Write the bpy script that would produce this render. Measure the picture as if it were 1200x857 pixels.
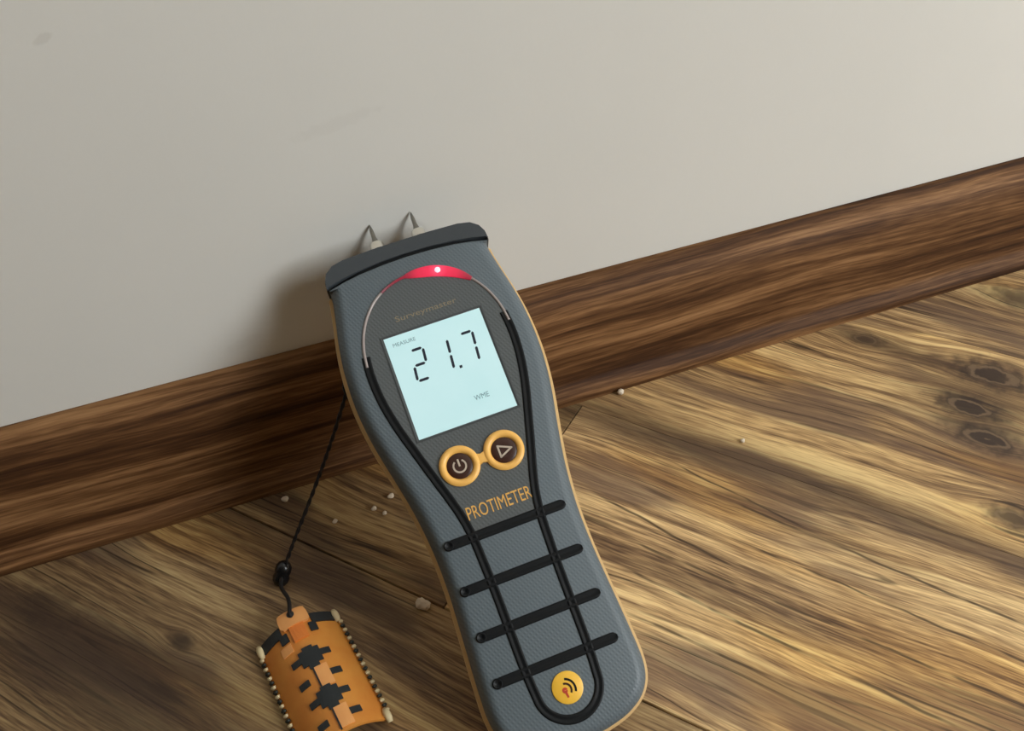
import bpy, bmesh, math, random
from mathutils import Vector, Matrix

random.seed(7)
scene = bpy.context.scene
for o in list(bpy.data.objects):
    bpy.data.objects.remove(o)
COL = scene.collection

# ------------------------------------------------------------------ camera
cam_data = bpy.data.cameras.new('camera')
cam = bpy.data.objects.new('camera', cam_data)
COL.objects.link(cam)
CAM_POS = Vector((0.0, -0.32269, 0.32611))
yaw, pitch, roll = 0.32552, 0.73391, -0.05485
fwd = Vector((math.sin(yaw) * math.cos(pitch), math.cos(yaw) * math.cos(pitch), -math.sin(pitch)))
rgt = fwd.cross(Vector((0, 0, 1))).normalized()
upv = rgt.cross(fwd)
r2 = math.cos(roll) * rgt + math.sin(roll) * upv
u2 = -math.sin(roll) * rgt + math.cos(roll) * upv
M = Matrix((r2, u2, -fwd)).transposed().to_4x4()
M.translation = CAM_POS
cam.matrix_world = M
cam_data.sensor_fit = 'HORIZONTAL'
cam_data.sensor_width = 36.0
cam_data.lens = 36.0 * 1075.14 / 1200.0
cam_data.clip_start = 0.01
scene.camera = cam

# ------------------------------------------------------------------ world, daylight, exposure
world = bpy.data.worlds.new('world')
scene.world = world
world.use_nodes = True
bg = world.node_tree.nodes['Background']
bg.inputs[0].default_value = (0.86, 0.93, 1.0, 1)
bg.inputs[1].default_value = 0.6

# daylight entering by the window in the wall behind the camera, to its right (area lamp lying in the opening)
ld = bpy.data.lights.new('daylight', 'AREA')
ld.shape = 'RECTANGLE'
ld.size = 0.88          # along x
ld.size_y = 1.26        # along z
ld.energy = 78.0
ld.color = (0.95, 0.985, 1.0)
lo = bpy.data.objects.new('daylight', ld)
COL.objects.link(lo)
WIN_X = (0.95, 1.85)
WIN_Z = (0.45, 1.75)
ROOM = (-1.6, 2.1, -1.35, 0.0, 2.4)      # x0 x1 y0 y1 height
lo.location = ((WIN_X[0] + WIN_X[1]) / 2, ROOM[2] - 0.10, (WIN_Z[0] + WIN_Z[1]) / 2)
lo.rotation_euler = (math.radians(90), 0, 0)      # shines towards +y, into the room
vs = scene.view_settings
vs.view_transform = 'Standard'
vs.look = 'None'
vs.exposure = 0.0
vs.gamma = 1.0
vs.use_curve_mapping = False


# ------------------------------------------------------------------ helpers
def srgb(r, g, b):
    f = lambda c: (c / 12.92 if c <= 0.04045 else ((c + 0.055) / 1.055) ** 2.4)
    return (f(r / 255), f(g / 255), f(b / 255), 1)


class NT:
    """small node-tree writer"""
    def __init__(self, name):
        self.mat = bpy.data.materials.new(name)
        self.mat.use_nodes = True
        self.t = self.mat.node_tree
        self.bsdf = self.t.nodes['Principled BSDF']

    def put(self, sock, v):
        if hasattr(v, 'is_linked') or isinstance(v, bpy.types.NodeSocket):
            self.t.links.new(v, sock)
        else:
            sock.default_value = v

    def node(self, kind, **kw):
        n = self.t.nodes.new(kind)
        for k, v in kw.items():
            setattr(n, k, v)
        return n

    def m(self, op, a, b=0.0, c=None, clamp=False):
        n = self.node('ShaderNodeMath', operation=op, use_clamp=clamp)
        self.put(n.inputs[0], a)
        self.put(n.inputs[1], b)
        if c is not None:
            self.put(n.inputs[2], c)
        return n.outputs[0]

    def vec(self, x, y, z=0.0):
        n = self.node('ShaderNodeCombineXYZ')
        for i, v in enumerate((x, y, z)):
            self.put(n.inputs[i], v)
        return n.outputs[0]

    def sep(self, v):
        n = self.node('ShaderNodeSeparateXYZ')
        self.put(n.inputs[0], v)
        return n.outputs

    def noise(self, v, scale=1.0, detail=2.0, rough=0.5, dist=0.0):
        n = self.node('ShaderNodeTexNoise')
        self.put(n.inputs['Vector'], v)
        n.inputs['Scale'].default_value = scale
        n.inputs['Detail'].default_value = detail
        n.inputs['Roughness'].default_value = rough
        n.inputs['Distortion'].default_value = dist
        return n.outputs['Fac']

    def ramp(self, f, stops, interp='LINEAR'):
        n = self.node('ShaderNodeValToRGB')
        n.color_ramp.interpolation = interp
        el = n.color_ramp.elements
        while len(el) < len(stops):
            el.new(0.5)
        for e, (p, c) in zip(el, stops):
            e.position = p
            e.color = c
        self.put(n.inputs[0], f)
        return n.outputs[0]

    def mix(self, f, a, b, mode='MIX'):
        n = self.node('ShaderNodeMix', data_type='RGBA', blend_type=mode)
        self.put(n.inputs[0], f)
        self.put(n.inputs[6], a)
        self.put(n.inputs[7], b)
        return n.outputs[2]

    def smooth(self, x, a, b):
        n = self.node('ShaderNodeMapRange', interpolation_type='SMOOTHSTEP')
        self.put(n.inputs[0], x)
        n.inputs[1].default_value = a
        n.inputs[2].default_value = b
        n.inputs[3].default_value = 0
        n.inputs[4].default_value = 1
        return n.outputs[0]

    def pos(self):
        return self.node('ShaderNodeNewGeometry').outputs['Position']

    def obj(self):
        return self.node('ShaderNodeTexCoord').outputs['Object']

    def bump(self, h, strength, dist):
        n = self.node('ShaderNodeBump')
        n.inputs['Strength'].default_value = strength
        n.inputs['Distance'].default_value = dist
        self.put(n.inputs['Height'], h)
        self.t.links.new(n.outputs[0], self.bsdf.inputs['Normal'])

    def set(self, color=None, rough=None, metal=None, spec=None, emit=None, estr=None, coat=None, trans=None):
        b = self.bsdf.inputs
        for k, v in (('Base Color', color), ('Roughness', rough), ('Metallic', metal), ('Specular IOR Level', spec),
                     ('Emission Color', emit), ('Emission Strength', estr), ('Coat Weight', coat),
                     ('Transmission Weight', trans)):
            if v is not None:
                self.put(b[k], v)
        return self.mat


def plain(name, color, rough=0.5, metal=0.0, grain=0.06, scale=900, **kw):
    """plain coloured material with a faint procedural mottling"""
    n = NT(name)
    f = n.noise(n.obj(), scale, 3)
    c = n.mix(f, tuple(x * (1 - grain) for x in color[:3]) + (1,), tuple(min(1, x * (1 + grain)) for x in color[:3]) + (1,))
    return n.set(color=c, rough=rough, metal=metal, **kw)


def new_obj(name, bm, mat, parent=None, smooth=False, angle=None):
    me = bpy.data.meshes.new(name)
    bm.normal_update()
    bm.to_mesh(me)
    bm.free()
    if mat:
        me.materials.append(mat)
    if smooth:
        for p in me.polygons:
            p.use_smooth = True
        if angle:
            me.set_sharp_from_angle(angle=math.radians(angle))
    o = bpy.data.objects.new(name, me)
    COL.objects.link(o)
    o.parent = parent
    return o


def tag(o, label, cat, group=None):
    o['label'] = label
    o['category'] = cat
    if group:
        o['group'] = group
    return o


def structure(o):
    o['kind'] = 'structure'
    return o


def box_bm(x0, x1, y0, y1, z0, z1, bm=None):
    bm = bm or bmesh.new()
    v = [bm.verts.new((x, y, z)) for x in (x0, x1) for y in (y0, y1) for z in (z0, z1)]
    for f in ((0, 1, 3, 2), (4, 6, 7, 5), (0, 4, 5, 1), (2, 3, 7, 6), (0, 2, 6, 4), (1, 5, 7, 3)):
        bm.faces.new([v[i] for i in f])
    bmesh.ops.recalc_face_normals(bm, faces=bm.faces[:])
    return bm


def loft_bm(rings, cap0=True, cap1=True, closed=True, bm=None):
    """skin a list of point rings"""
    bm = bm or bmesh.new()
    R = [[bm.verts.new(p) for p in ring] for ring in rings]
    n = len(R[0])
    for a, b in zip(R, R[1:]):
        for i in range(n if closed else n - 1):
            j = (i + 1) % n
            bm.faces.new((a[i], a[j], b[j], b[i]))
    if cap0:
        bm.faces.new(list(reversed(R[0])))
    if cap1:
        bm.faces.new(R[-1])
    bmesh.ops.recalc_face_normals(bm, faces=bm.faces[:])
    return bm


def tube_bm(pts, rad, seg=8, bm=None):
    pts = [Vector(p) for p in pts]
    rads = rad if isinstance(rad, (list, tuple)) else [rad] * len(pts)
    rings = []
    prev = None
    for i, p in enumerate(pts):
        t = (pts[min(i + 1, len(pts) - 1)] - pts[max(i - 1, 0)]).normalized()
        if prev is None:
            a = Vector((0, 0, 1)) if abs(t.z) < 0.9 else Vector((1, 0, 0))
            n = t.cross(a).normalized()
        else:
            n = (prev - t * prev.dot(t)).normalized()
        prev = n
        b = t.cross(n)
        rings.append([p + (n * math.cos(2 * math.pi * k / seg) + b * math.sin(2 * math.pi * k / seg)) * rads[i]
                      for k in range(seg)])
    return loft_bm(rings, bm=bm)


def lathe_bm(profile, c, ex, ey, ez, seg=32, bm=None, closed_axis=True):
    """profile [(r, h)...] around axis ez through c"""
    c, ex, ey, ez = map(Vector, (c, ex, ey, ez))
    rings = []
    for r, h in profile:
        rings.append([c + ez * h + (ex * math.cos(2 * math.pi * k / seg) + ey * math.sin(2 * math.pi * k / seg)) * max(r, 1e-6)
                      for k in range(seg)])
    return loft_bm(rings, cap0=closed_axis, cap1=closed_axis, bm=bm)


def catmull(pts, n=6):
    out = []
    P = [pts[0]] + list(pts) + [pts[-1]]
    for i in range(1, len(P) - 2):
        p0, p1, p2, p3 = (Vector(q) for q in P[i - 1:i + 3])
        for k in range(n):
            t = k / n
            out.append(0.5 * ((2 * p1) + (-p0 + p2) * t + (2 * p0 - 5 * p1 + 4 * p2 - p3) * t * t
                              + (-p0 + 3 * p1 - 3 * p2 + p3) * t ** 3))
    out.append(Vector(pts[-1]))
    return out


# ------------------------------------------------------------------ materials of the setting
PLANK_ANG = math.radians(-49.5)
PD = Vector((math.cos(PLANK_ANG), math.sin(PLANK_ANG)))            # along the planks
PN = Vector((-math.sin(PLANK_ANG), math.cos(PLANK_ANG)))           # across


def pq(x, y):
    return x * PD.x + y * PD.y, x * PN.x + y * PN.y


CRACKS = [(.165, .0100, .300, .0006, .0007), (.185, .0650, .320, .0560, .0006), (.160, .0240, .330, .0200, .0006),
          (.155, .0752, .230, .0640, .0005), (.140, .0405, .200, .0315, .0006), (.178, -.0096, .235, -.0110, .0006),
          (.205, .0450, .330, .0385, .0005)]


def floor_wood():
    n = NT('rustic_oak')
    x, y, z = n.sep(n.pos())
    p = n.m('ADD', n.m('MULTIPLY', x, PD.x), n.m('MULTIPLY', y, PD.y))
    q = n.m('ADD', n.m('MULTIPLY', x, PN.x), n.m('MULTIPLY', y, PN.y))
    info = n.node('ShaderNodeObjectInfo')
    off = n.m('MULTIPLY', info.outputs['Random'], 37.0)
    # slow wander of the grain
    w = n.noise(n.vec(n.m('MULTIPLY', p, 7.0), n.m('MULTIPLY', q, 14.0), off), 1.0, 2)
    q1 = n.m('ADD', q, n.m('MULTIPLY', n.m('SUBTRACT', w, 0.5), 0.014))
    # knots: grain flows round them
    knots = [(0.338, -0.084, .0115, 1.0), (0.311, -0.098, .0090, 1.0), (0.304, -0.118, .0095, 1.0), (0.297, -0.036, .006, .7),
             (0.397, -0.040, .011, .7), (0.281, -0.160, .007, .85), (-0.066, -0.082, .004, .7), (-0.117, -0.045, .010, .45),
             (0.62, -0.31, .009, .9), (-0.35, -0.4, .01, .8)]
    wob = n.noise(n.vec(n.m('MULTIPLY', p, 190), n.m('MULTIPLY', q, 190), 3.3), 1.0, 2)
    dark = 0.0
    ringsum = 0.0
    for kx, ky, R, s in knots:
        kp, kq = pq(kx, ky)
        dp = n.m('MULTIPLY', n.m('SUBTRACT', p, kp), 0.55)
        dq = n.m('SUBTRACT', q, kq)
        r2_ = n.m('ADD', n.m('MULTIPLY', dp, dp), n.m('MULTIPLY', dq, dq))
        fall = n.m('EXPONENT', n.m('MULTIPLY', r2_, -1.0 / (R * 1.5) ** 2))
        if s > .5:
            q1 = n.m('SUBTRACT', q1, n.m('MULTIPLY', fall, dq))
        rr = n.m('DIVIDE', n.m('SQRT', r2_), R)
        r0 = rr
        rr = n.m('ADD', rr, n.m('MULTIPLY', n.m('SUBTRACT', wob, .5), 1.5))
        core = n.m('MULTIPLY', n.m('SUBTRACT', 1.0, n.smooth(rr, 0.3, 1.35)), s)
        dark = n.m('MAXIMUM', dark, core)
        if R > .0045:
            ring = n.m('MULTIPLY', n.m('SINE', n.m('MULTIPLY_ADD', wob, 5.0, n.m('MULTIPLY', r0, 11.0))), core)
            ringsum = n.m('ADD', ringsum, ring)
    q1 = n.m('ADD', q1, off)
    s1 = n.noise(n.vec(n.m('MULTIPLY', p, 3.2), n.m('MULTIPLY', q1, 70.0), off), 1.0, 2, .5)
    s2 = n.noise(n.vec(n.m('MULTIPLY', p, 9.0), n.m('MULTIPLY', q1, 300.0), off), 1.0, 3, .6)
    s3 = n.noise(n.vec(n.m('MULTIPLY', p, 70.0), n.m('MULTIPLY', q1, 1300.0), off), 1.0, 2, .6)
    f = n.m('ADD', n.m('ADD', n.m('MULTIPLY', s1, .30), n.m('MULTIPLY', s2, .40)), n.m('MULTIPLY', s3, .30))
    col = n.ramp(f, [(0.35, srgb(76, 56, 40)), (0.42, srgb(124, 98, 71)), (0.48, srgb(166, 137, 99)),
                     (0.54, srgb(204, 174, 128)), (0.62, srgb(238, 214, 160))])
    # grey-violet weathered patches, golden patches
    h1 = n.noise(n.vec(n.m('MULTIPLY', p, 9.0), n.m('MULTIPLY', q1, 34.0), n.m('ADD', off, 5.0)), 1.0, 3)
    col = n.mix(n.m('MULTIPLY', n.smooth(h1, .48, .62), .74), col, srgb(108, 87, 74))
    h2 = n.noise(n.vec(n.m('MULTIPLY', p, 6.0), n.m('MULTIPLY', q1, 20.0), n.m('ADD', off, 11.0)), 1.0, 2)
    col = n.mix(n.m('MULTIPLY', n.smooth(h2, .5, .68), .45), col, srgb(206, 172, 96), 'SOFT_LIGHT')
    # thin dark cracks running with the grain
    c1 = n.noise(n.vec(n.m('MULTIPLY', p, 2.6), n.m('MULTIPLY', q1, 60.0), n.m('ADD', off, 21.0)), 1.0, 1.0)
    gate = n.smooth(n.noise(n.vec(n.m('MULTIPLY', p, 14.0), n.m('MULTIPLY', q1, 40.0), n.m('ADD', off, 2.0)), 1.0, 1), .46, .60)
    line = n.m('SUBTRACT', 1.0, n.smooth(n.m('ABSOLUTE', n.m('SUBTRACT', c1, .5)),   .002, .010))
    line = n.m('MULTIPLY', line, gate)
    c2 = n.noise(n.vec(n.m('MULTIPLY', p, 6.0), n.m('MULTIPLY', q1, 210.0), n.m('ADD', off, 31.0)), 1.0, 1.0)
    line2 = n.m('SUBTRACT', 1.0, n.smooth(n.m('ABSOLUTE', n.m('SUBTRACT', c2, .47)), .006, .035))
    line = n.m('MAXIMUM', line, n.m('MULTIPLY', line2, n.m('MULTIPLY', n.smooth(h1, .42, .6), .6)))
    # long cracks of the right-hand board: (p0, q0, p1, q1, half width)
    wig = n.m('MULTIPLY', n.m('SUBTRACT', n.noise(n.vec(n.m('MULTIPLY', p, 30.0), 0.0, 7.0), 1.0, 2), .5), .004)
    brk = n.smooth(n.noise(n.vec(n.m('MULTIPLY', p, 45.0), n.m('MULTIPLY', q, 60.0), 8.0), 1.0, 2), .36, .5)
    for pa, qa_, pb, qb_, wd_ in CRACKS:
        sl_ = (qb_ - qa_) / (pb - pa)
        ql = n.m('ADD', n.m('MULTIPLY_ADD', n.m('SUBTRACT', p, pa), sl_, qa_), wig)
        d_ = n.m('ABSOLUTE', n.m('SUBTRACT', q, ql))
        k_ = n.m('SUBTRACT', 1.0, n.smooth(d_, wd_ * .4, wd_ * 1.6))
        k_ = n.m('MULTIPLY', k_, n.m('MULTIPLY', n.smooth(p, pa - .01, pa + .01), n.m('SUBTRACT', 1.0, n.smooth(p, pb - .01, pb + .02))))
        line = n.m('MAXIMUM', line, n.m('MULTIPLY', k_, n.m('MULTIPLY_ADD', brk, .6, .35)))
    col = n.mix(n.m('MULTIPLY', line, .80), col, srgb(42, 29, 20))
    # dark streaks: weathered figure, plus shade painted beside and left of the meter
    for cx, cy, sp_, sq_, st_ in ((.160, -.052, .075, .013, .85), (.222, -.122, .07, .010, .62), (.275, -.192, .08, .009, .5),  # first one, beside the meter, mixes a real streak with painted shade
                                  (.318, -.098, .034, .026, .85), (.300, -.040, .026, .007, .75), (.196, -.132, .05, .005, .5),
                                  (-.100, -.070, .09, .022, .55), (-.085, -.112, .10, .026, .6), (-.020, -.062, .06, .006, .5), (.345, -.190, .05, .008, .45),  # first two darken the left floor in place of shade
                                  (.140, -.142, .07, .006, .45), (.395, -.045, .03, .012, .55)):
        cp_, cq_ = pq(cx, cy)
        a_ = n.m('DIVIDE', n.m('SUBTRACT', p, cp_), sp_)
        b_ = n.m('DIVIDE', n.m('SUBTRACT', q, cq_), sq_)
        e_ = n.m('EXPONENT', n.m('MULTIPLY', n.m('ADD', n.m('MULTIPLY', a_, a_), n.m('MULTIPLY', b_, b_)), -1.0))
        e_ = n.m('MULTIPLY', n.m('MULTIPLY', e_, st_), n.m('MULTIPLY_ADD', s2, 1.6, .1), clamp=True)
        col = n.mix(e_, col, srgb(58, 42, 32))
    # knot colouring
    col = n.mix(n.m('MULTIPLY', dark, .9), col, srgb(46, 34, 30))
    col = n.mix(n.m('MULTIPLY', n.smooth(ringsum, .3, .95), .38), col, srgb(150, 128, 104))
    tone = info.outputs['Color']
    col = n.mix(1.0, col, tone, 'MULTIPLY')
    n.bump(n.m('SUBTRACT', f, n.m('MULTIPLY', line, .5)), 0.35, 0.0006)
    rough = n.m('ADD', .46, n.m('MULTIPLY', s2, .25))
    return n.set(color=col, rough=rough, spec=.4)


def skirting_wood():
    n = NT('walnut_foil')
    x, y, z = n.sep(n.pos())
    a = n.m('ADD', z, n.m('MULTIPLY', y, .8))
    w = n.noise(n.vec(n.m('MULTIPLY', x, 5.0), n.m('MULTIPLY', a, 14.0), 1.0), 1.0, 2)
    a = n.m('ADD', a, n.m('MULTIPLY', n.m('SUBTRACT', w, .5), .016))
    s1 = n.noise(n.vec(n.m('MULTIPLY', x, 4.0), n.m('MULTIPLY', a, 75.0), 4.0), 1.0, 2)
    s2 = n.noise(n.vec(n.m('MULTIPLY', x, 9.0), n.m('MULTIPLY', a, 380.0), 9.0), 1.0, 3)
    s3 = n.noise(n.vec(n.m('MULTIPLY', x, 70.0), n.m('MULTIPLY', a, 1000.0), 2.0), 1.0, 2)
    f = n.m('ADD', n.m('ADD', n.m('MULTIPLY', s1, .5), n.m('MULTIPLY', s2, .33)), n.m('MULTIPLY', s3, .17))
    col = n.ramp(f, [(0.35, srgb(42, 23, 11)), (0.44, srgb(70, 44, 23)), (0.51, srgb(98, 67, 39)),
                     (0.58, srgb(132, 96, 62)), (0.68, srgb(160, 122, 84))])
    n.bump(f, 0.25, 0.0005)
    return n.set(color=col, rough=.62, spec=.16)


def wall_paint():
    n = NT('wall_paint')
    P = n.pos()
    x, y, z = n.sep(P)
    mott = n.noise(P, 9.0, 3)
    col = n.mix(mott, srgb(207, 206, 200), srgb(213, 212, 206))
    fl = n.noise(n.vec(n.m('MULTIPLY', x, 60), 0.0, n.m('MULTIPLY', z, 130)), 1.0, 3)
    # faint scuffs and a paint nick
    def spot(cx, cz, sx, sz, ang, wob=.5):
        dx, dz = n.m('SUBTRACT', x, cx), n.m('SUBTRACT', z, cz)
        c, s = math.cos(ang), math.sin(ang)
        a = n.m('DIVIDE', n.m('ADD', n.m('MULTIPLY', dx, c), n.m('MULTIPLY', dz, s)), sx)
        b = n.m('DIVIDE', n.m('SUBTRACT', n.m('MULTIPLY', dz, c), n.m('MULTIPLY', dx, s)), sz)
        r = n.m('SQRT', n.m('ADD', n.m('MULTIPLY', a, a), n.m('MULTIPLY', b, b)))
        r = n.m('ADD', r, n.m('MULTIPLY', n.m('SUBTRACT', n.noise(P, 300, 2), .5), wob))
        return n.m('SUBTRACT', 1.0, n.smooth(r, .5, 1.0))
    nick = spot(-.043, .2135, .0042, .0018, math.radians(22))
    scuff = spot(.045, .165, .022, .0032, math.radians(10), 1.2)
    scuff2 = spot(-.012, .075, .010, .003, math.radians(15), 1.2)
    col = n.mix(n.m('MULTIPLY', nick, .14), col, srgb(150, 140, 126))
    col = n.mix(n.m('MULTIPLY', n.m('MAXIMUM', scuff, scuff2), .05), col, srgb(140, 128, 118))
    h = n.m('ADD', n.m('MULTIPLY', fl, .5), n.m('MULTIPLY', n.noise(P, 420, 2), .25))
    h = n.m('SUBTRACT', h, n.m('MULTIPLY', nick, .8))
    n.bump(h, 0.16, 0.0006)
    return n.set(color=col, rough=.72, spec=.25)


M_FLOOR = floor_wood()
M_SKIRT = skirting_wood()
M_WALL = wall_paint()
M_CEIL = plain('ceiling_paint', srgb(225, 222, 216), .8, scale=60)
M_SIDE = plain('taupe_paint', srgb(126, 112, 92), .8, scale=60)
M_SUB = plain('joint_dust', srgb(34, 25, 18), .9)
M_FRAME = plain('white_upvc', srgb(232, 232, 230), .4)

# ------------------------------------------------------------------ room shell
X0, X1, Y0, Y1, HT = ROOM
structure(new_obj('wall_back', box_bm(X0 - .1, X1 + .1, 0, .1, -.012, HT), M_WALL))
structure(new_obj('wall_left', box_bm(X0 - .1, X0, Y0, 0, -.012, HT), M_SIDE))
structure(new_obj('wall_right', box_bm(X1, X1 + .1, Y0, 0, -.012, HT), M_SIDE))
bm = bmesh.new()
box_bm(X0 - .1, WIN_X[0], Y0 - .1, Y0, -.012, HT, bm)
box_bm(WIN_X[1], X1 + .1, Y0 - .1, Y0, -.012, HT, bm)
box_bm(WIN_X[0], WIN_X[1], Y0 - .1, Y0, -.012, WIN_Z[0], bm)
box_bm(WIN_X[0], WIN_X[1], Y0 - .1, Y0, WIN_Z[1], HT, bm)
structure(new_obj('wall_front', bm, M_SIDE))
structure(new_obj('ceiling', box_bm(X0 - .1, X1 + .1, Y0 - .1, .1, HT, HT + .1), M_CEIL))
# window behind the camera
door = bpy.data.objects.new('window_1', None)
COL.objects.link(door)
door.location = ((WIN_X[0] + WIN_X[1]) / 2, Y0 - .05, WIN_Z[0])
structure(door)
hw_, hh_ = (WIN_X[1] - WIN_X[0]) / 2, WIN_Z[1] - WIN_Z[0]
bm = bmesh.new()
for a in ((-hw_, -hw_ + .05, 0, hh_), (hw_ - .05, hw_, 0, hh_), (-hw_ + .05, hw_ - .05, 0, .06), (-hw_ + .05, hw_ - .05, hh_ - .06, hh_)):
    box_bm(a[0], a[1], -.03, .03, a[2], a[3], bm)
new_obj('window_frame', bm, M_FRAME, door)
g = NT('clear_pane')
tr = g.node('ShaderNodeBsdfTransparent')
gl = g.node('ShaderNodeBsdfGlossy')
gl.inputs['Roughness'].default_value = .02
mx = g.node('ShaderNodeMixShader')
mx.inputs[0].default_value = .05
g.t.links.new(tr.outputs[0], mx.inputs[1])
g.t.links.new(gl.outputs[0], mx.inputs[2])
g.t.links.new(mx.outputs[0], g.t.nodes['Material Output'].inputs[0])
new_obj('pane', box_bm(-hw_ + .05, hw_ - .05, -.004, .004, .06, hh_ - .06), g.mat, door)

# floor: diagonal planks
floor = bpy.data.objects.new('floor', None)
COL.objects.link(floor)
structure(floor)
new_obj('subfloor', box_bm(X0, X1, Y0, Y1, -.03, -.008), M_SUB, floor)
PW = 0.132
Q1 = pq(.030, -.100)[1]


def clip(poly, a, b, c):
    """keep a*x+b*y<=c"""
    out = []
    for i, P in enumerate(poly):
        Q = poly[(i + 1) % len(poly)]
        dP, dQ = a * P[0] + b * P[1] - c, a * Q[0] + b * Q[1] - c
        if dP <= 0:
            out.append(P)
        if dP * dQ < 0:
            t = dP / (dP - dQ)
            out.append((P[0] + (Q[0] - P[0]) * t, P[1] + (Q[1] - P[1]) * t))
    return out


def clip_room(poly):
    for a, b, c in ((1, 0, X1), (-1, 0, -X0), (0, 1, Y1), (0, -1, -Y0)):
        if len(poly) > 2:
            poly = clip(poly, a, b, c)
    return poly


TONES = {-2: (.84, .80, .74), -1: (.60, .56, .51), 0: (1.20, 1.15, 1.06), 1: (1.05, .97, .83), 2: (.92, .86, .78)}  # board tones; left row darkened for shade, right-hand row raised for light
rowlist = sorted(range(-19, 13), key=lambda k: abs(k))
for k in rowlist:
    qa, qb = Q1 + k * PW, Q1 + (k + 1) * PW
    p0 = {0: .1062 - 1.28, 1: -.72, -1: -.95}.get(k, -1.3 + (k * .43) % 1.28)
    starts = [p0 + 1.28 * j for j in range(-3, 4)]
    for ps in starts:
        def rect(e0, e1, ee):
            return [(PD.x * p + PN.x * q, PD.y * p + PN.y * q) for p, q in
                    ((ps + ee, qa + e0), (ps + 1.28 - ee, qa + e0), (ps + 1.28 - ee, qb - e1), (ps + ee, qb - e1))]
        lo_, hi_ = (.0006 if k == 0 else .00012), (.0006 if k == -1 else .00012)
        full = clip_room(rect(lo_ * .5, hi_ * .5, .0002))
        top_ = clip_room(rect(lo_, hi_, .0004))
        if len(full) < 3 or len(top_) != len(full):
            continue
        area = abs(sum(full[i][0] * full[(i + 1) % len(full)][1] - full[(i + 1) % len(full)][0] * full[i][1] for i in range(len(full)))) / 2
        if area < 2e-4:
            continue
        rings = [[(x, y, -.012) for x, y in full], [(x, y, -.0006) for x, y in full], [(x, y, 0) for x, y in top_]]
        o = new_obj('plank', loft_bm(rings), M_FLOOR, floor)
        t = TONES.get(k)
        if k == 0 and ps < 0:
            t = (.60, .55, .47)         # left board darkened to paint in the shade; its end joint is added
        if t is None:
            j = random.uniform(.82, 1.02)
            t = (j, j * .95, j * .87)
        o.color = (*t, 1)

# skirting board
prof = [(0, 0), (-.0200, 0), (-.0204, .0022), (-.0198, .0046), (-.0182, .0068), (-.0164, .0084), (-.0152, .0098),
        (-.0147, .0115), (-.0147, .018), (-.0146, .028), (-.0142, .037), (-.0133, .045), (-.0119, .0510), (-.0102, .0556),
        (-.0080, .0592), (-.0056, .0616), (-.0040, .0626), (-.0028, .0640), (-.0014, .0646), (0, .0646)]
ring0 = [(X0, y, z) for y, z in prof]
ring1 = [(X1, y, z) for y, z in prof]
structure(new_obj('baseboard_back', loft_bm([ring0, ring1]), M_SKIRT, smooth=True, angle=50))
mir = [(X0 - y, z) for y, z in prof]
structure(new_obj('baseboard_left', loft_bm([[(x, Y0, z) for x, z in mir], [(x, -.021, z) for x, z in mir]]), M_SKIRT, smooth=True, angle=50))

# ------------------------------------------------------------------ the moisture meter
PIN = Vector((0.05907746, 0.0, 0.11918295))
AX = Vector((-0.03038814, 0.86311813, 0.50408695)).normalized()
WD = Vector((0.99458122, -0.02405319, 0.10114171)).normalized()
NR = WD.cross(AX).normalized()
LEN, WB = 215.0, 11.0
BASE = PIN - AX * LEN / 1000 - NR * WB / 1000
meter = bpy.data.objects.new('moisture_meter', None)
COL.objects.link(meter)
Mm = Matrix((WD, AX, NR)).transposed().to_4x4()
Mm.translation = BASE
meter.matrix_world = Mm
tag(meter, 'grey and orange handheld moisture meter leaning pins-first against the wall', 'moisture meter')


def L(u, v, w):
    return Vector((u / 1000, (LEN - v) / 1000, (w + WB) / 1000))


def weave(name, ca, cb):
    n = NT(name)
    x, y, z = n.sep(n.obj())
    d1 = n.m('ADD', n.m('MULTIPLY', x, .9), n.m('MULTIPLY', y, .45))
    d2 = n.m('SUBTRACT', n.m('MULTIPLY', x, .45), n.m('MULTIPLY', y, .9))
    a = n.m('SINE', n.m('MULTIPLY', d1, 2 * math.pi / .0013))
    b = n.m('SINE', n.m('MULTIPLY', d2, 2 * math.pi / .0017))
    h = n.m('ADD', n.m('MULTIPLY', a, .35), n.m('MULTIPLY', n.m('MULTIPLY', a, b), .3))
    f = n.m('ADD', n.m('MULTIPLY', h, .5), .5)
    col = n.mix(f, ca, cb)
    n.bump(h, .25, .0002)
    return n.set(color=col, rough=.48, spec=.45)


M_GREY = weave('grey_weave_plastic', srgb(84, 94, 100), srgb(106, 117, 123))
M_FACE = weave('charcoal_weave_plastic', srgb(76, 80, 81), srgb(96, 101, 102))
M_CAP = plain('dark_grey_plastic', srgb(60, 65, 69), .5)
M_RUB = plain('orange_shell', srgb(224, 184, 124), .42)
M_BLK = plain('black_rubber', srgb(11, 14, 17), .5, spec=.25)
M_STEEL = plain('pin_steel', srgb(236, 232, 222), .12, metal=1.0)
M_NEEDLE = plain('needle_steel', srgb(142, 139, 132), .28, metal=1.0)
M_ORG = plain('orange_rubber', srgb(250, 192, 100), .4)
M_BTN = plain('brown_button', srgb(58, 30, 20), .35)
M_INK = plain('silver_print', srgb(196, 182, 164), .5)
M_LOGO = plain('gold_print', srgb(232, 178, 92), .5)
M_FAINT = plain('dull_gold_print', srgb(142, 128, 102), .55)
M_YEL = plain('yellow_badge', srgb(252, 196, 66), .4)
M_RED = plain('red_print', srgb(196, 66, 40), .5)
M_RING = plain('clear_light_pipe', srgb(176, 164, 160), .2, trans=.2)
n = NT('lcd_backlight')
f_ = n.noise(n.obj(), 60, 2)
n.set(color=srgb(120, 140, 140), rough=.25, emit=n.mix(f_, srgb(186, 226, 228), srgb(204, 236, 238)), estr=.76)
M_LCD = n.mat
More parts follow.
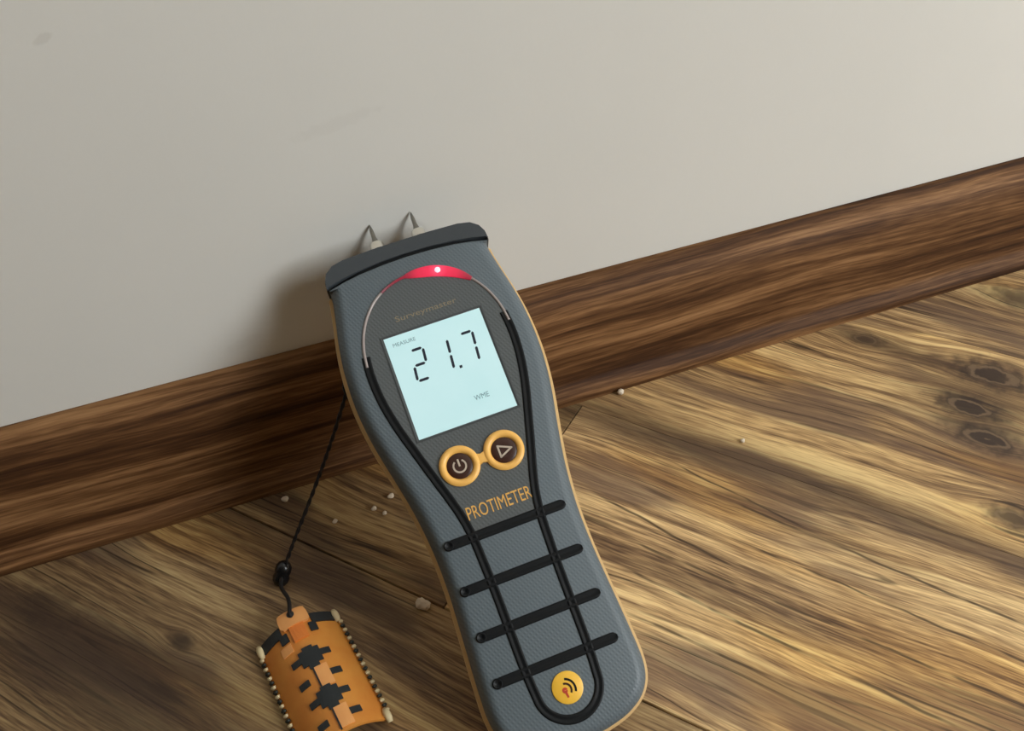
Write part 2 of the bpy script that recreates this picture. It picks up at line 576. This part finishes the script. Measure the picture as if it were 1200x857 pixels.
M_SEG = plain('lcd_segment', srgb(24, 32, 48), .5)
M_SEGF = plain('lcd_segment_dim', srgb(112, 150, 158), .5)
n = NT('red_led')
dx_ = n.node('ShaderNodeVectorMath', operation='DISTANCE')
n.t.links.new(n.obj(), dx_.inputs[0])
dx_.inputs[1].default_value = (.0096, (215 - 33.0) / 1000, .021)
ec = n.ramp(dx_.outputs['Value'], [(0.0, srgb(255, 84, 120)), (.0035, srgb(238, 30, 76)), (.0085, srgb(214, 20, 62)), (.0125, srgb(120, 10, 36)), (.022, srgb(40, 6, 16))])
n.set(color=srgb(120, 40, 52), rough=.3, emit=ec, estr=.9)
M_LED = n.mat
n = NT('led_core')
f_ = n.noise(n.obj(), 900, 2)
n.set(color=srgb(255, 190, 200), rough=.3, emit=n.mix(f_, srgb(255, 186, 208), srgb(255, 222, 232)), estr=.95)
M_LEDC = n.mat

half = [(26.0, 33.2), (30, 33.5), (38, 34.9), (47, 36.6), (56, 37.8), (66, 38.3), (75, 38.1), (84, 37.2), (93, 35.7), (104, 33.3),
        (113, 31.4), (122, 29.8), (132, 28.6), (142, 28.0), (153, 28.0), (165, 28.5), (178, 29.2), (190, 29.7), (196, 29.7),
        (201, 29.0), (205, 27.3), (208.5, 24.4), (211, 20.6), (213, 15.5), (214.4, 8.5)]
top_arc = [(33.2, 26.0), (27, 24.5), (20, 23.3), (10, 22.4), (0, 22.1)]


def outline():
    right = [Vector((u, v)) for v, u in half]
    right = catmull([(p.x, p.y, 0) for p in right], 3)
    right = [Vector((p.x, p.y)) for p in right]
    pts = right + [Vector((0, 215.0))] + [Vector((-p.x, p.y)) for p in reversed(right)]
    ta = [Vector(t) for t in top_arc]
    pts += [Vector((-t.x, t.y)) for t in ta[1:]] + [t.copy() for t in reversed(ta[1:-1])]
    return pts


def inset(pts, d):
    out = []
    n_ = len(pts)
    for i, p in enumerate(pts):
        t = (pts[(i + 1) % n_] - pts[i - 1]).normalized()
        nn = Vector((t.y, -t.x))          # sign set by the winding below
        k_ = .28 if (p.y < 26.5 and abs(d) > .5) else 1.0      # crisper edge along the head seam
        out.append(p + nn * d * k_)
    return out


OUT = outline()
area = sum(OUT[i].x * OUT[(i + 1) % len(OUT)].y - OUT[(i + 1) % len(OUT)].x * OUT[i].y for i in range(len(OUT)))
SG = -1.0 if area > 0 else 1.0


def rings_from(layers, pts=OUT):
    return [[L(p.x, p.y, w) for p in inset(pts, SG * d)] for d, w in layers]


# front shell
new_obj('front_shell', loft_bm(rings_from([(1.0, -3), (.15, -2.4), (0, -1), (.2, 3.0), (.7, 5.6), (1.5, 7.6), (2.6, 9.0), (3.9, 9.75), (5.2, 10.0)])),
        M_GREY, meter, True, 55)
# orange back shell with a thin proud rim
new_obj('back_shell', loft_bm(rings_from([(9, -WB), (5, -10.2), (2, -8.2), (0, -5.2), (-1.2, -3.0), (-1.5, -1.6), (-1.3, -.4), (.4, -.2)])),
        M_RUB, meter, True, 55)

# head cap carrying the pins
cap_r = [(0, 15.2), (12, 15.3), (24, 15.8), (29, 16.9), (32.2, 19.4), (33.6, 22.5), (33.9, 25.9), (33.3, 26.0), (32.6, 25.3), (27, 24.0), (20, 22.9), (10, 21.95), (0, 21.65)]
cap_pts = [Vector(p) for p in cap_r] + [Vector((-a, b)) for a, b in reversed(cap_r[1:-1])]
ar = sum(cap_pts[i].x * cap_pts[(i + 1) % len(cap_pts)].y - cap_pts[(i + 1) % len(cap_pts)].x * cap_pts[i].y for i in range(len(cap_pts)))
sg2 = -1.0 if ar > 0 else 1.0
crings = [[L(p.x, p.y, w) for p in inset(cap_pts, sg2 * d)] for d, w in
          [(.7, -8.5), (.1, -7.0), (0, 7.2), (.2, 8.6), (.5, 9.3), (1.0, 9.55)]]
new_obj('head_cap', loft_bm(crings), M_CAP, meter, True, 40)
# dark seam between cap and shell
seam = [(-32.6, 26.0), (-27, 24.6), (-20, 23.3), (-10, 22.3), (0, 22.0), (10, 22.3), (20, 23.3), (27, 24.6), (32.6, 26.0)]
new_obj('seam_gasket', loft_bm([[L(u, v - .6, w), L(u, v + .6, w), L(u, v + .6, -5), L(u, v - .6, -5)] for (u, v), w in
                                zip(seam, [6.2, 7.9, 8.6, 8.8, 8.8, 8.8, 8.6, 7.9, 6.2])]), M_BLK, meter)

# pins
EX, EY, EZ = Vector((1, 0, 0)), Vector((0, 1, 0)), Vector((0, 0, 1))
for s in (-1, 1):
    c = L(s * 8.9, 16.0, 0)
    pin_ = new_obj('pin', lathe_bm([(1.6e-3, 0), (1.6e-3, .0070), (1.15e-3, .0084), (.92e-3, .0098),
                                    (.85e-3, .0112), (.8e-3, .0128), (.45e-3, .0148), (.06e-3, .0160)],
                                   c, EX, EZ, EY, 20), M_NEEDLE, meter, True, 35)
    new_obj('collar', lathe_bm([(2.9e-3, .0005), (2.9e-3, .0060), (2.6e-3, .0068), (1.9e-3, .0073), (1.3e-3, .0075)], c, EX, EZ, EY, 20), M_STEEL, pin_, True, 35)
    new_obj('washer', lathe_bm([(3.9e-3, .0004), (3.9e-3, .0028), (3.5e-3, .0034), (2.7e-3, .0034)], c, EX, EZ, EY, 20), M_BLK, pin_, True, 40)

# inlaid grip channel: double ridge strips
FW = 10.0


def strip_bm(path, width, bm=None, taper=False, h=.45):
    """strip with two ridges and a valley following a (u,v) path"""
    P = [Vector((p[0], p[1])) for p in path]
    rings = []
    k = [(-1, -.35), (-.92, .25), (-.6, h), (-.25, .12), (.25, .12), (.6, h), (.92, .25), (1, -.35)]
    for i, p in enumerate(P):
        t = (P[min(i + 1, len(P) - 1)] - P[max(i - 1, 0)]).normalized()
        nn = Vector((-t.y, t.x))
        wd = width * (taper[i] if taper else 1.0)
        rings.append([L(*(p + nn * (a * wd / 2)), FW + b) for a, b in k])
    return loft_bm(rings, bm=bm)


gl_h = [(58, 28.1), (65, 28.6), (73, 28.3), (81, 27.2), (90, 25.2), (98, 22.9), (106, 20.6), (114, 18.2), (121, 16.1), (128, 14.3), (136, 13.1),
        (146, 12.6), (158, 12.2), (170, 12.1), (182, 12.0), (190, 11.7), (195.5, 11.3)]
cen = []
for a in range(10, 171, 10):
    cen.append((11.3 * math.cos(math.radians(a)), 195.5 + 11.0 * math.sin(math.radians(a))))
path = [(u, v) for v, u in gl_h] + cen + [(-u, v) for v, u in reversed(gl_h)]
path = [(p.x, p.y) for p in catmull([(a, b, 0) for a, b in path], 3)]
new_obj('grip_outline', strip_bm(path, 3.5), M_BLK, meter, True, 60)
for v in (136.1, 153.2, 169.9, 186.3):
    hl = 23.0
    bar = strip_bm([(-hl, v), (-hl + .4, v), (-hl + 1.1, v), (-hl + 2, v)] + [(-hl + 2 * hl * t / 10, v) for t in range(1, 10)] + [(hl - 2, v), (hl - 1.1, v), (hl - .4, v), (hl, v)], 3.9, h=.5,
                   taper=[.35, .65, .9, 1] + [1] * 9 + [1, .9, .65, .35])
    b_ = new_obj('grip_bar', bar, M_BLK, meter, True, 60)
    new_obj('bar_end', lathe_bm([(1.9e-3, -.0004), (1.9e-3, .0004), (1.5e-3, .00075), (1.0e-3, .0006), (.6e-3, .0002)],
                                L(-hl + .6, v, FW), EX, EY, EZ, 16), M_BLK, b_, True, 50)

# light pipe ring and red alarm lamp
ring_h = [(62, 28.9), (55, 28.0), (48, 25.7), (42, 22.2), (37.2, 17.8), (34.0, 13.0), (32.0, 8.0), (31.2, 3.5)]
rpath = [(-u, v) for v, u in ring_h] + [(0, 31.0)] + [(u, v) for v, u in reversed(ring_h)]
rp = catmull([(a, b, 0) for a, b in rpath], 4)
new_obj('light_ring', tube_bm([L(p.x, p.y, FW + .05) for p in rp], .00058, 8), M_RING, meter, True)


def crescent(u0, u1, thick, w, bm=None):
    rings = []
    seg = [p for p in rp if u0 <= p.x <= u1]
    m = len(seg)
    for i, p in enumerate(seg):
        t = (seg[min(i + 1, m - 1)] - seg[max(i - 1, 0)]).normalized()
        nn = Vector((-t.y, t.x, 0))
        if nn.y < 0:
            nn = -nn
        h = max(.9, thick * math.cos(min(1.0, abs(p.x - 9.0) / 13.0) * math.pi / 2) ** .5)
        a, b = p - nn * h * .35, p + nn * h * .65
        rings.append([L(a.x, a.y, FW - .4), L(b.x, b.y, FW - .4), L(b.x, b.y, FW + w * .7), L(p.x, p.y, FW + w), L(a.x, a.y, FW + w * .7)])
    return loft_bm(rings, bm=bm)


lamp = new_obj('alarm_lamp', crescent(-15.0, 21.5, 4.6, .95), M_LED, meter, True, 50)
new_obj('lamp_core', lathe_bm([(1.3e-3, -.0002), (1.2e-3, .0009), (.8e-3, .0011), (.2e-3, .0012)], L(9.6, 33.0, FW), EX, EY, EZ, 16), M_LEDC, lamp, True)

# darker face panel inside the ring and the upper grip outline
fp = [(p.x, p.y) for p in rp] + [(u, v) for v, u in gl_h[1:11]] + [(-u, v) for v, u in reversed(gl_h[1:11])]
new_obj('face_panel', loft_bm([[L(u, v, w) for u, v in fp] for w in (FW - .3, FW + .03)]), M_FACE, meter)

# display
bz = new_obj('display_bezel', loft_bm([[L(s * (20.9 - d), v, w) for s, v in ((-1, 52.4 + d), (1, 52.4 + d), (1, 96.4 - d), (-1, 96.4 - d))]
                                       for d, w in ((0, FW - .3), (0, FW + .18), (.5, FW + .25), (1.1, FW + .05))]), plain('bezel_plastic', srgb(66, 70, 71), .5), meter)
lcd = new_obj('display', loft_bm([[L(s * 19.6, v, w) for s, v in ((-1, 53.4), (1, 53.4), (1, 95.4), (-1, 95.4))] for w in (FW - .3, FW + .22)]), M_LCD, meter)


def poly_obj(name, polys, w0, w1, mat, parent):
    bm = bmesh.new()
    for poly in polys:
        loft_bm([[L(u, v, w0) for u, v in poly], [L(u, v, w1) for u, v in poly]], bm=bm)
    return new_obj(name, bm, mat, parent)


def digit(segs, uc, v0=61.3, hgt=12.4, wid=4.9, th=1.05, slant=.10):
    v1, vm = v0 + hgt, v0 + hgt / 2
    l, r = uc - wid / 2, uc + wid / 2
    S = {'a': ((l, v0), (r, v0)), 'd': ((l, v1), (r, v1)), 'g': ((l, vm), (r, vm)), 'b': ((r, v0), (r, vm)), 'c': ((r, vm), (r, v1)),
         'f': ((l, v0), (l, vm)), 'e': ((l, vm), (l, v1))}
    out = []
    for s in segs:
        (x0, y0), (x1, y1) = S[s]
        dx, dy = x1 - x0, y1 - y0
        ln = math.hypot(dx, dy)
        dx, dy = dx / ln, dy / ln
        g_, t_ = .35, th / 2
        a0, a1 = g_, ln - g_
        poly = [(x0 + dx * a + -dy * b, y0 + dy * a + dx * b) for a, b in
                ((a0, 0), (a0 + t_, t_), (a1 - t_, t_), (a1, 0), (a1 - t_, -t_), (a0 + t_, -t_))]
        out.append([(x - (y - vm) * slant, y) for x, y in poly])
    return out


FD = FW + .22
poly_obj('digit', digit('abged', -9.5), FD, FD + .05, M_SEG, lcd)
poly_obj('digit', digit('bc', .25), FD, FD + .05, M_SEG, lcd)
poly_obj('digit', digit('abc', 10.6), FD, FD + .05, M_SEG, lcd)
poly_obj('decimal_point', [[(4.3, 73.1), (5.4, 73.1), (5.3, 74.2), (4.2, 74.2)]], FD, FD + .05, M_SEG, lcd)


def text_obj(name, s, size, uc, vc, w, mat, parent, width=None, extrude=.05, bold=0.0):
    cu = bpy.data.curves.new('t', 'FONT')
    cu.body = s
    cu.align_x = 'CENTER'
    cu.align_y = 'CENTER'
    cu.size = 1.0
    cu.offset = bold
    cu.resolution_u = 3
    to = bpy.data.objects.new('t', cu)
    COL.objects.link(to)
    bpy.context.view_layer.update()
    me = bpy.data.meshes.new_from_object(to)
    bpy.data.objects.remove(to)
    bm = bmesh.new()
    bm.from_mesh(me)
    bpy.data.meshes.remove(me)
    xs = [v.co.x for v in bm.verts]
    ys = [v.co.y for v in bm.verts]
    cx, cy = (min(xs) + max(xs)) / 2, (min(ys) + max(ys)) / 2
    sy = size / (max(ys) - min(ys))
    sx = (width / (max(xs) - min(xs))) if width else sy
    for v in bm.verts:
        v.co = L(uc + (v.co.x - cx) * sx, vc - (v.co.y - cy) * sy, w)
    r = bmesh.ops.extrude_face_region(bm, geom=bm.faces[:])
    for e in r['geom']:
        if isinstance(e, bmesh.types.BMVert):
            e.co.z += extrude / 1000
    bmesh.ops.recalc_face_normals(bm, faces=bm.faces[:])
    return new_obj(name, bm, mat, parent)


text_obj('mode_text', 'MEASURE', 1.5, -12.4, 57.0, FD, M_SEGF, lcd, 9.0)
text_obj('unit_text', 'WME', 2.0, 8.2, 87.3, FD, M_SEGF, lcd, 5.8)
text_obj('product_text', 'Surveymaster', 3.0, -.2, 47.4, FW + .04, M_FAINT, meter, 25.0)
text_obj('brand_text', 'PROTIMETER', 4.9, .2, 127.6, FW + .04, M_LOGO, meter, 25.0, extrude=.15)

# keys
bm = bmesh.new()
for s in (-1, 1):
    lathe_bm([(7.6e-3, -.0003), (7.7e-3, .0006), (7.2e-3, .0012), (6.3e-3, .0014), (5.4e-3, .0010), (4.9e-3, .0002), (4.8e-3, -.0003)],
             L(s * 8.75, 109.8, FW), EX, EY, EZ, 40, bm)
loft_bm([[L(-2.2, 109.8 - hv, w) for hv, w in ((-2.6, FW - .3), (-2.3, FW + .8), (2.3, FW + .8), (2.6, FW - .3))],
         [L(0, 109.8 - hv, w) for hv, w in ((-1.9, FW - .3), (-1.6, FW + 1.0), (1.6, FW + 1.0), (1.9, FW - .3))],
         [L(2.2, 109.8 - hv, w) for hv, w in ((-2.6, FW - .3), (-2.3, FW + .8), (2.3, FW + .8), (2.6, FW - .3))]], bm=bm)
new_obj('key_surround', bm, M_ORG, meter, True, 40)


def arc_poly(cu_, cv_, r, th, a0, a1, seg=20):
    a = [math.radians(a0 + (a1 - a0) * i / seg) for i in range(seg + 1)]
    return [(cu_ + (r + th / 2) * math.cos(t), cv_ - (r + th / 2) * math.sin(t)) for t in a] + \
           [(cu_ + (r - th / 2) * math.cos(t), cv_ - (r - th / 2) * math.sin(t)) for t in reversed(a)]


for s in (-1, 1):
    key = new_obj('key', lathe_bm([(4.95e-3, -.0003), (4.9e-3, .0003), (4.2e-3, .0006), (2.5e-3, .00055), (.3e-3, .0005)], L(s * 8.75, 109.8, FW), EX, EY, EZ, 32),
                  M_BTN, meter, True, 50)
    kw = FW + .58
    if s < 0:
        poly_obj('power_symbol', [arc_poly(-8.75, 109.9, 2.35, .65, 125, 415, 28), [(-9.1, 107.2), (-8.4, 107.2), (-8.4, 110.0), (-9.1, 110.0)]], kw, kw + .1, M_INK, key)
    else:
        tri = [(6.9, 107.7), (11.7, 109.8), (6.9, 112.0)]
        polys = []
        for i in range(3):
            a, b = Vector(tri[i]), Vector(tri[(i + 1) % 3])
            d = (b - a).normalized()
            nn = Vector((-d.y, d.x)) * .34
            polys.append([tuple(a - d * .3 + nn), tuple(b + d * .3 + nn), tuple(b + d * .3 - nn), tuple(a - d * .3 - nn)])
        poly_obj('arrow_symbol', polys, kw, kw + .1, M_INK, key)

# wireless badge
bd = new_obj('badge', lathe_bm([(5.55e-3, -.0003), (5.5e-3, .0004), (5.1e-3, .0006), (.3e-3, .0006)], L(-.1, 196.0, FW), EX, EY, EZ, 36), M_YEL, meter, True, 50)
bw = FW + .6
poly_obj('signal_arc', [arc_poly(-1.2, 196.6, 3.7, .75, -25, 75)], bw, bw + .08, M_BLK, bd)
poly_obj('signal_arc', [arc_poly(-1.2, 196.6, 2.2, .7, -40, 90)], bw, bw + .08, M_BTN, bd)
poly_obj('signal_dot', [arc_poly(-1.3, 196.6, .55, .9, 0, 350, 14), [(-1.7, 197.2), (-.8, 197.2), (-.6, 199.2), (-1.3, 199.2)]], bw, bw + .08, M_RED, bd)

# lanyard lug on the side of the back shell
lug_c = L(-37.6, 63.0, -4.0)
new_obj('lanyard_lug', tube_bm([lug_c + Vector((.0020 * math.cos(a) - .0004, .0032 * math.sin(a), 0)) for a in
                                [math.pi * .5 + math.pi * t / 10 for t in range(11)]], .0007, 8), M_BLK, meter, True)

# ------------------------------------------------------------------ leather fob on its cord
fob = bpy.data.objects.new('leather_fob', None)
COL.objects.link(fob)
FOB_LOC, FOB_ROT = Vector((-.0215, -.0980, 0)), math.radians(10.0)
fob.location = FOB_LOC
fob.rotation_euler = (0, 0, FOB_ROT)
tag(fob, 'arched tan leather fob with black stepped pattern and stitched edges, on black cord', 'key fob')
FHW, FLN, FH = 16.5, 53.0, 9.0


def leather(name, c1, c2):
    n = NT(name)
    o_ = n.obj()
    f = n.noise(o_, 90, 3)
    fine = n.noise(o_, 1500, 3)
    col = n.mix(f, c1, c2)
    n.bump(fine, .2, .0003)
    return n.set(color=col, rough=.5)


M_LEA = leather('tan_leather', srgb(196, 104, 30), srgb(220, 156, 68))
M_TAB = leather('peach_leather', srgb(226, 150, 82), srgb(236, 172, 104))
M_DRK = leather('black_leather', srgb(22, 28, 32), srgb(38, 44, 46))
M_CRM = leather('cream_thread', srgb(206, 186, 140), srgb(226, 210, 170))
M_DTH = leather('dark_thread', srgb(26, 30, 26), srgb(44, 50, 44))
M_CORD = plain('black_cord', srgb(20, 16, 15), .7)


def fz(x):
    return 1.2 + FH * (1 - (abs(x) / FHW) ** 2.0) if abs(x) < FHW else 1.2


def FP(x, y, up=0.0):
    """point on the arched leather; y measured from the head end towards the foot"""
    sl = -2 * FH * x / FHW ** 2
    ln = math.hypot(1, sl)
    return Vector(((x - sl / ln * up) / 1000, -y / 1000, (fz(x) + up / ln) / 1000))


xs = [FHW * math.sin(math.radians(-90 + 180 * i / 20)) for i in range(21)]
rings = []
for j in range(9):
    y = FLN * j / 8
    rings.append([FP(x, y) for x in xs] + [FP(x, y, -1.1) - Vector((0, 0, 0)) for x in reversed(xs)])
new_obj('leather_body', loft_bm(rings), M_LEA, fob, True, 50)


def patch(name, cells, up, th, mat, parent):
    """raised patch made of (x0,x1,y0,y1) cells that follow the arch"""
    bm = bmesh.new()
    for x0, x1, y0, y1 in cells:
        nx = max(2, int((x1 - x0) / 1.2) + 1)
        xx = [x0 + (x1 - x0) * i / (nx - 1) for i in range(nx)]
        loft_bm([[FP(x, y, up - .2) for x in xx] + [FP(x, y, up + th) for x in reversed(xx)] for y in (y0, y1)], bm=bm)
    return new_obj(name, bm, mat, parent)


# strap tab at the head, cord hole
bm = bmesh.new()
tabw = 5.6
tp = []
for y, up, hw in ((-5.2, .2, 4.2), (-4.6, .5, 5.2), (-2, .8, tabw), (1.5, .9, tabw), (2.4, .9, tabw - .8)):
    tp.append([FP(x, y, up - 1.0) for x in (-hw, -hw / 2, 0, hw / 2, hw)] + [FP(x, y, up + .5) for x in (hw, hw / 2, 0, -hw / 2, -hw)])
tab = new_obj('strap_tab', loft_bm(tp, bm=bm), M_TAB, fob, True, 40)
new_obj('eyelet', lathe_bm([(1.5e-3, -.0002), (1.5e-3, .0002), (.4e-3, .0003)], FP(-.2, -2.6, 1.3), EX, EY, EZ, 14), M_DRK, tab)
patch('strap_neck', [(-2.9, 2.9, 2.0, 9.5)], 0, .7, leather('orange_leather', srgb(214, 112, 40), srgb(226, 138, 58)), fob)
# dark head trims
patch('head_trim', [(-14.5, -6.2, -.6, 4.0), (-7.6, -4.4, 3.6, 7.6)], 0, .6, M_DRK, fob)
patch('head_trim', [(6.2, 14.5, -.6, 4.0), (4.4, 7.2, 3.6, 7.8)], 0, .6, M_DRK, fob)
# peach strips laced down the centre
patch('lace_strip', [(-1.0, 4.2, 23.5, 33.0)], 0, .35, M_TAB, fob)
patch('lace_strip', [(-1.0, 4.2, 42.5, 51.5)], 0, .35, M_TAB, fob)
patch('lace_strip', [(-9.0, -4.6, 8.5, 12.5)], 0, .3, M_TAB, fob)
# stepped black motifs
for y in (18.5, 37.5):
    patch('stepped_motif', [(-4.0, 4.0, y - 3.6, y + 3.4), (-7.6, 7.6, y - 1.5, y + 1.1), (-2.0, 2.0, y - 4.8, y + 5.2)], 0, .5, M_DRK, fob)
for y in (28.2, 46.8):
    for s in (-1, 1):
        patch('small_motif', [(s * 6.2 - 2.0, s * 6.2 + 2.0, y - 1.3, y + 1.3)], 0, .5, M_DRK, fob)
patch('centre_seam', [(-1.35, -.75, 23.0, 32.5)], 0, .45, M_DRK, fob)
patch('centre_seam', [(-1.35, -.75, 42.5, 52.0)], 0, .45, M_DRK, fob)
# whipped edge: alternating cream and dark stitches
for s in (-1, 1):
    ns = 21
    for i in range(ns):
        y = 4.8 + (FLN - 8.5) * i / (ns - 1)
        m_ = M_CRM if i % 2 == 0 else M_DTH
        base = FP(s * (FHW - .4), y)
        pts = []
        for a in range(0, 181, 30):
            t = math.radians(a)
            pts.append(base + Vector((s * (math.sin(t) * 1.25 - .2) / 1000, (-.55 + 1.1 * a / 180) / 1000, (math.cos(t) * 1.0 + .35) / 1000)))
        new_obj('edge_stitch', tube_bm(pts, .00068, 6), m_, fob, True)
    for y in (1.6, FLN - 1.2):
        base = FP(s * (FHW - .6), y)
        pts = [base + Vector((0, d / 1000, h / 1000)) for d, h in ((-2.8, .5), (-1.4, 1.2), (0, 1.4), (1.4, 1.2), (2.8, .5))]
        new_obj('corner_binding', tube_bm(pts, [.0010, .0014, .0015, .0014, .0010], 8), M_CRM, fob, True)


# cord, in world coordinates turned into the fob frame
Fm = Matrix.Translation(FOB_LOC) @ Matrix.Rotation(FOB_ROT, 4, 'Z')
Fi = Fm.inverted()
att = Mm @ lug_c
bead_w = Vector((-.0220, -.0690, .0046))
eye_w = Fm @ FP(-.2, -2.6, 1.4)
start = Fi @ (att + Vector((-.0016, -.0005, -.0008)))
bead_l = Fi @ bead_w
eye_l = Fi @ eye_w
mid = (start + bead_l) / 2 + Vector((0, 0, -.0020))
cp = catmull([start, start.lerp(mid, .5) + Vector((.0003, 0, -.0006)), mid, mid.lerp(bead_l, .55) + Vector((-.0003, 0, -.0002)), bead_l], 6)
bm = bmesh.new()
for ph in (0, math.pi):       # two twisted strands
    pts = []
    for i in range(len(cp) * 3 - 2):
        a = cp[i // 3].lerp(cp[min(i // 3 + 1, len(cp) - 1)], (i % 3) / 3)
        th = i * .9 + ph
        pts.append(a + Vector((math.cos(th) * .00042, math.sin(th) * .00042, 0)))
    tube_bm(pts, .00052, 6, bm)
low = catmull([bead_l, bead_l.lerp(eye_l, .3) + Vector((-.0015, 0, -.0004)), bead_l.lerp(eye_l, .7) + Vector((.0006, 0, .0008)), eye_l + Vector((0, 0, .0006)), eye_l + Vector((.0002, -.0008, -.001))], 5)
tube_bm(low, .00085, 7, bm)
new_obj('cord', bm, M_CORD, fob, True)
# knotted bead
dirc = (start - eye_l).normalized()
ex = dirc.cross(Vector((0, 0, 1))).normalized()
ey = dirc.cross(ex)
prof_b = [(.0009, -.0056), (.0022, -.0052), (.0033, -.0036), (.0036, -.0018), (.0031, -.0004), (.0035, .0010), (.0034, .0030), (.0024, .0046), (.0011, .0054)]
new_obj('knot_bead', lathe_bm(prof_b, bead_l, ex, ey, dirc, 18), plain('black_bead', srgb(16, 17, 20), .25), fob, True)

# ------------------------------------------------------------------ crumbs of plaster on the floor
M_CRUMB = leather('plaster_crumb', srgb(206, 190, 166), srgb(232, 220, 200))


def crumb(x, y, r, label, seed):
    rnd = random.Random(seed)
    bm = bmesh.new()
    bmesh.ops.create_icosphere(bm, subdivisions=2, radius=r)
    ph = [rnd.uniform(0, 6) for _ in range(3)]
    for v in bm.verts:
        d = 1 + .22 * math.sin(v.co.x / r * 2.6 + ph[0]) + .18 * math.sin(v.co.y / r * 3.1 + ph[1])
        v.co = Vector((v.co.x * d, v.co.y * d * .8, v.co.z * .6 * d))
    zmin = min(v.co.z for v in bm.verts)
    for v in bm.verts:
        v.co.z -= zmin
    o = new_obj('plaster_crumb', bm, M_CRUMB)
    o.location = (x, y, 0)
    o.rotation_euler = (0, 0, rnd.uniform(0, 3))
    tag(o, label, 'crumb', 'plaster crumbs on the floor')


crumb(.029, -.105, .0032, 'largest pale plaster crumb, on the floor close left of the meter grip', 1)
crumb(.032, -.043, .0016, 'small white crumb beside meter edge, topmost of a close trio', 2)
crumb(.023, -.047, .0014, 'small white crumb at the left of the trio beside meter edge', 3)
crumb(.027, -.0515, .0012, 'tiny crumb at the bottom of the trio beside meter edge', 4)
crumb(-.014, -.0255, .0018, 'pale crumb at the skirting foot left of the black cord', 5)
crumb(.005, -.047, .0013, 'tiny crumb on the plank just right of the black cord', 6)
crumb(.159, -.0225, .0020, 'pale crumb at the skirting foot right of the meter', 7)
crumb(.198, -.075, .0013, 'tiny white crumb alone on the yellow plank right of meter', 8)
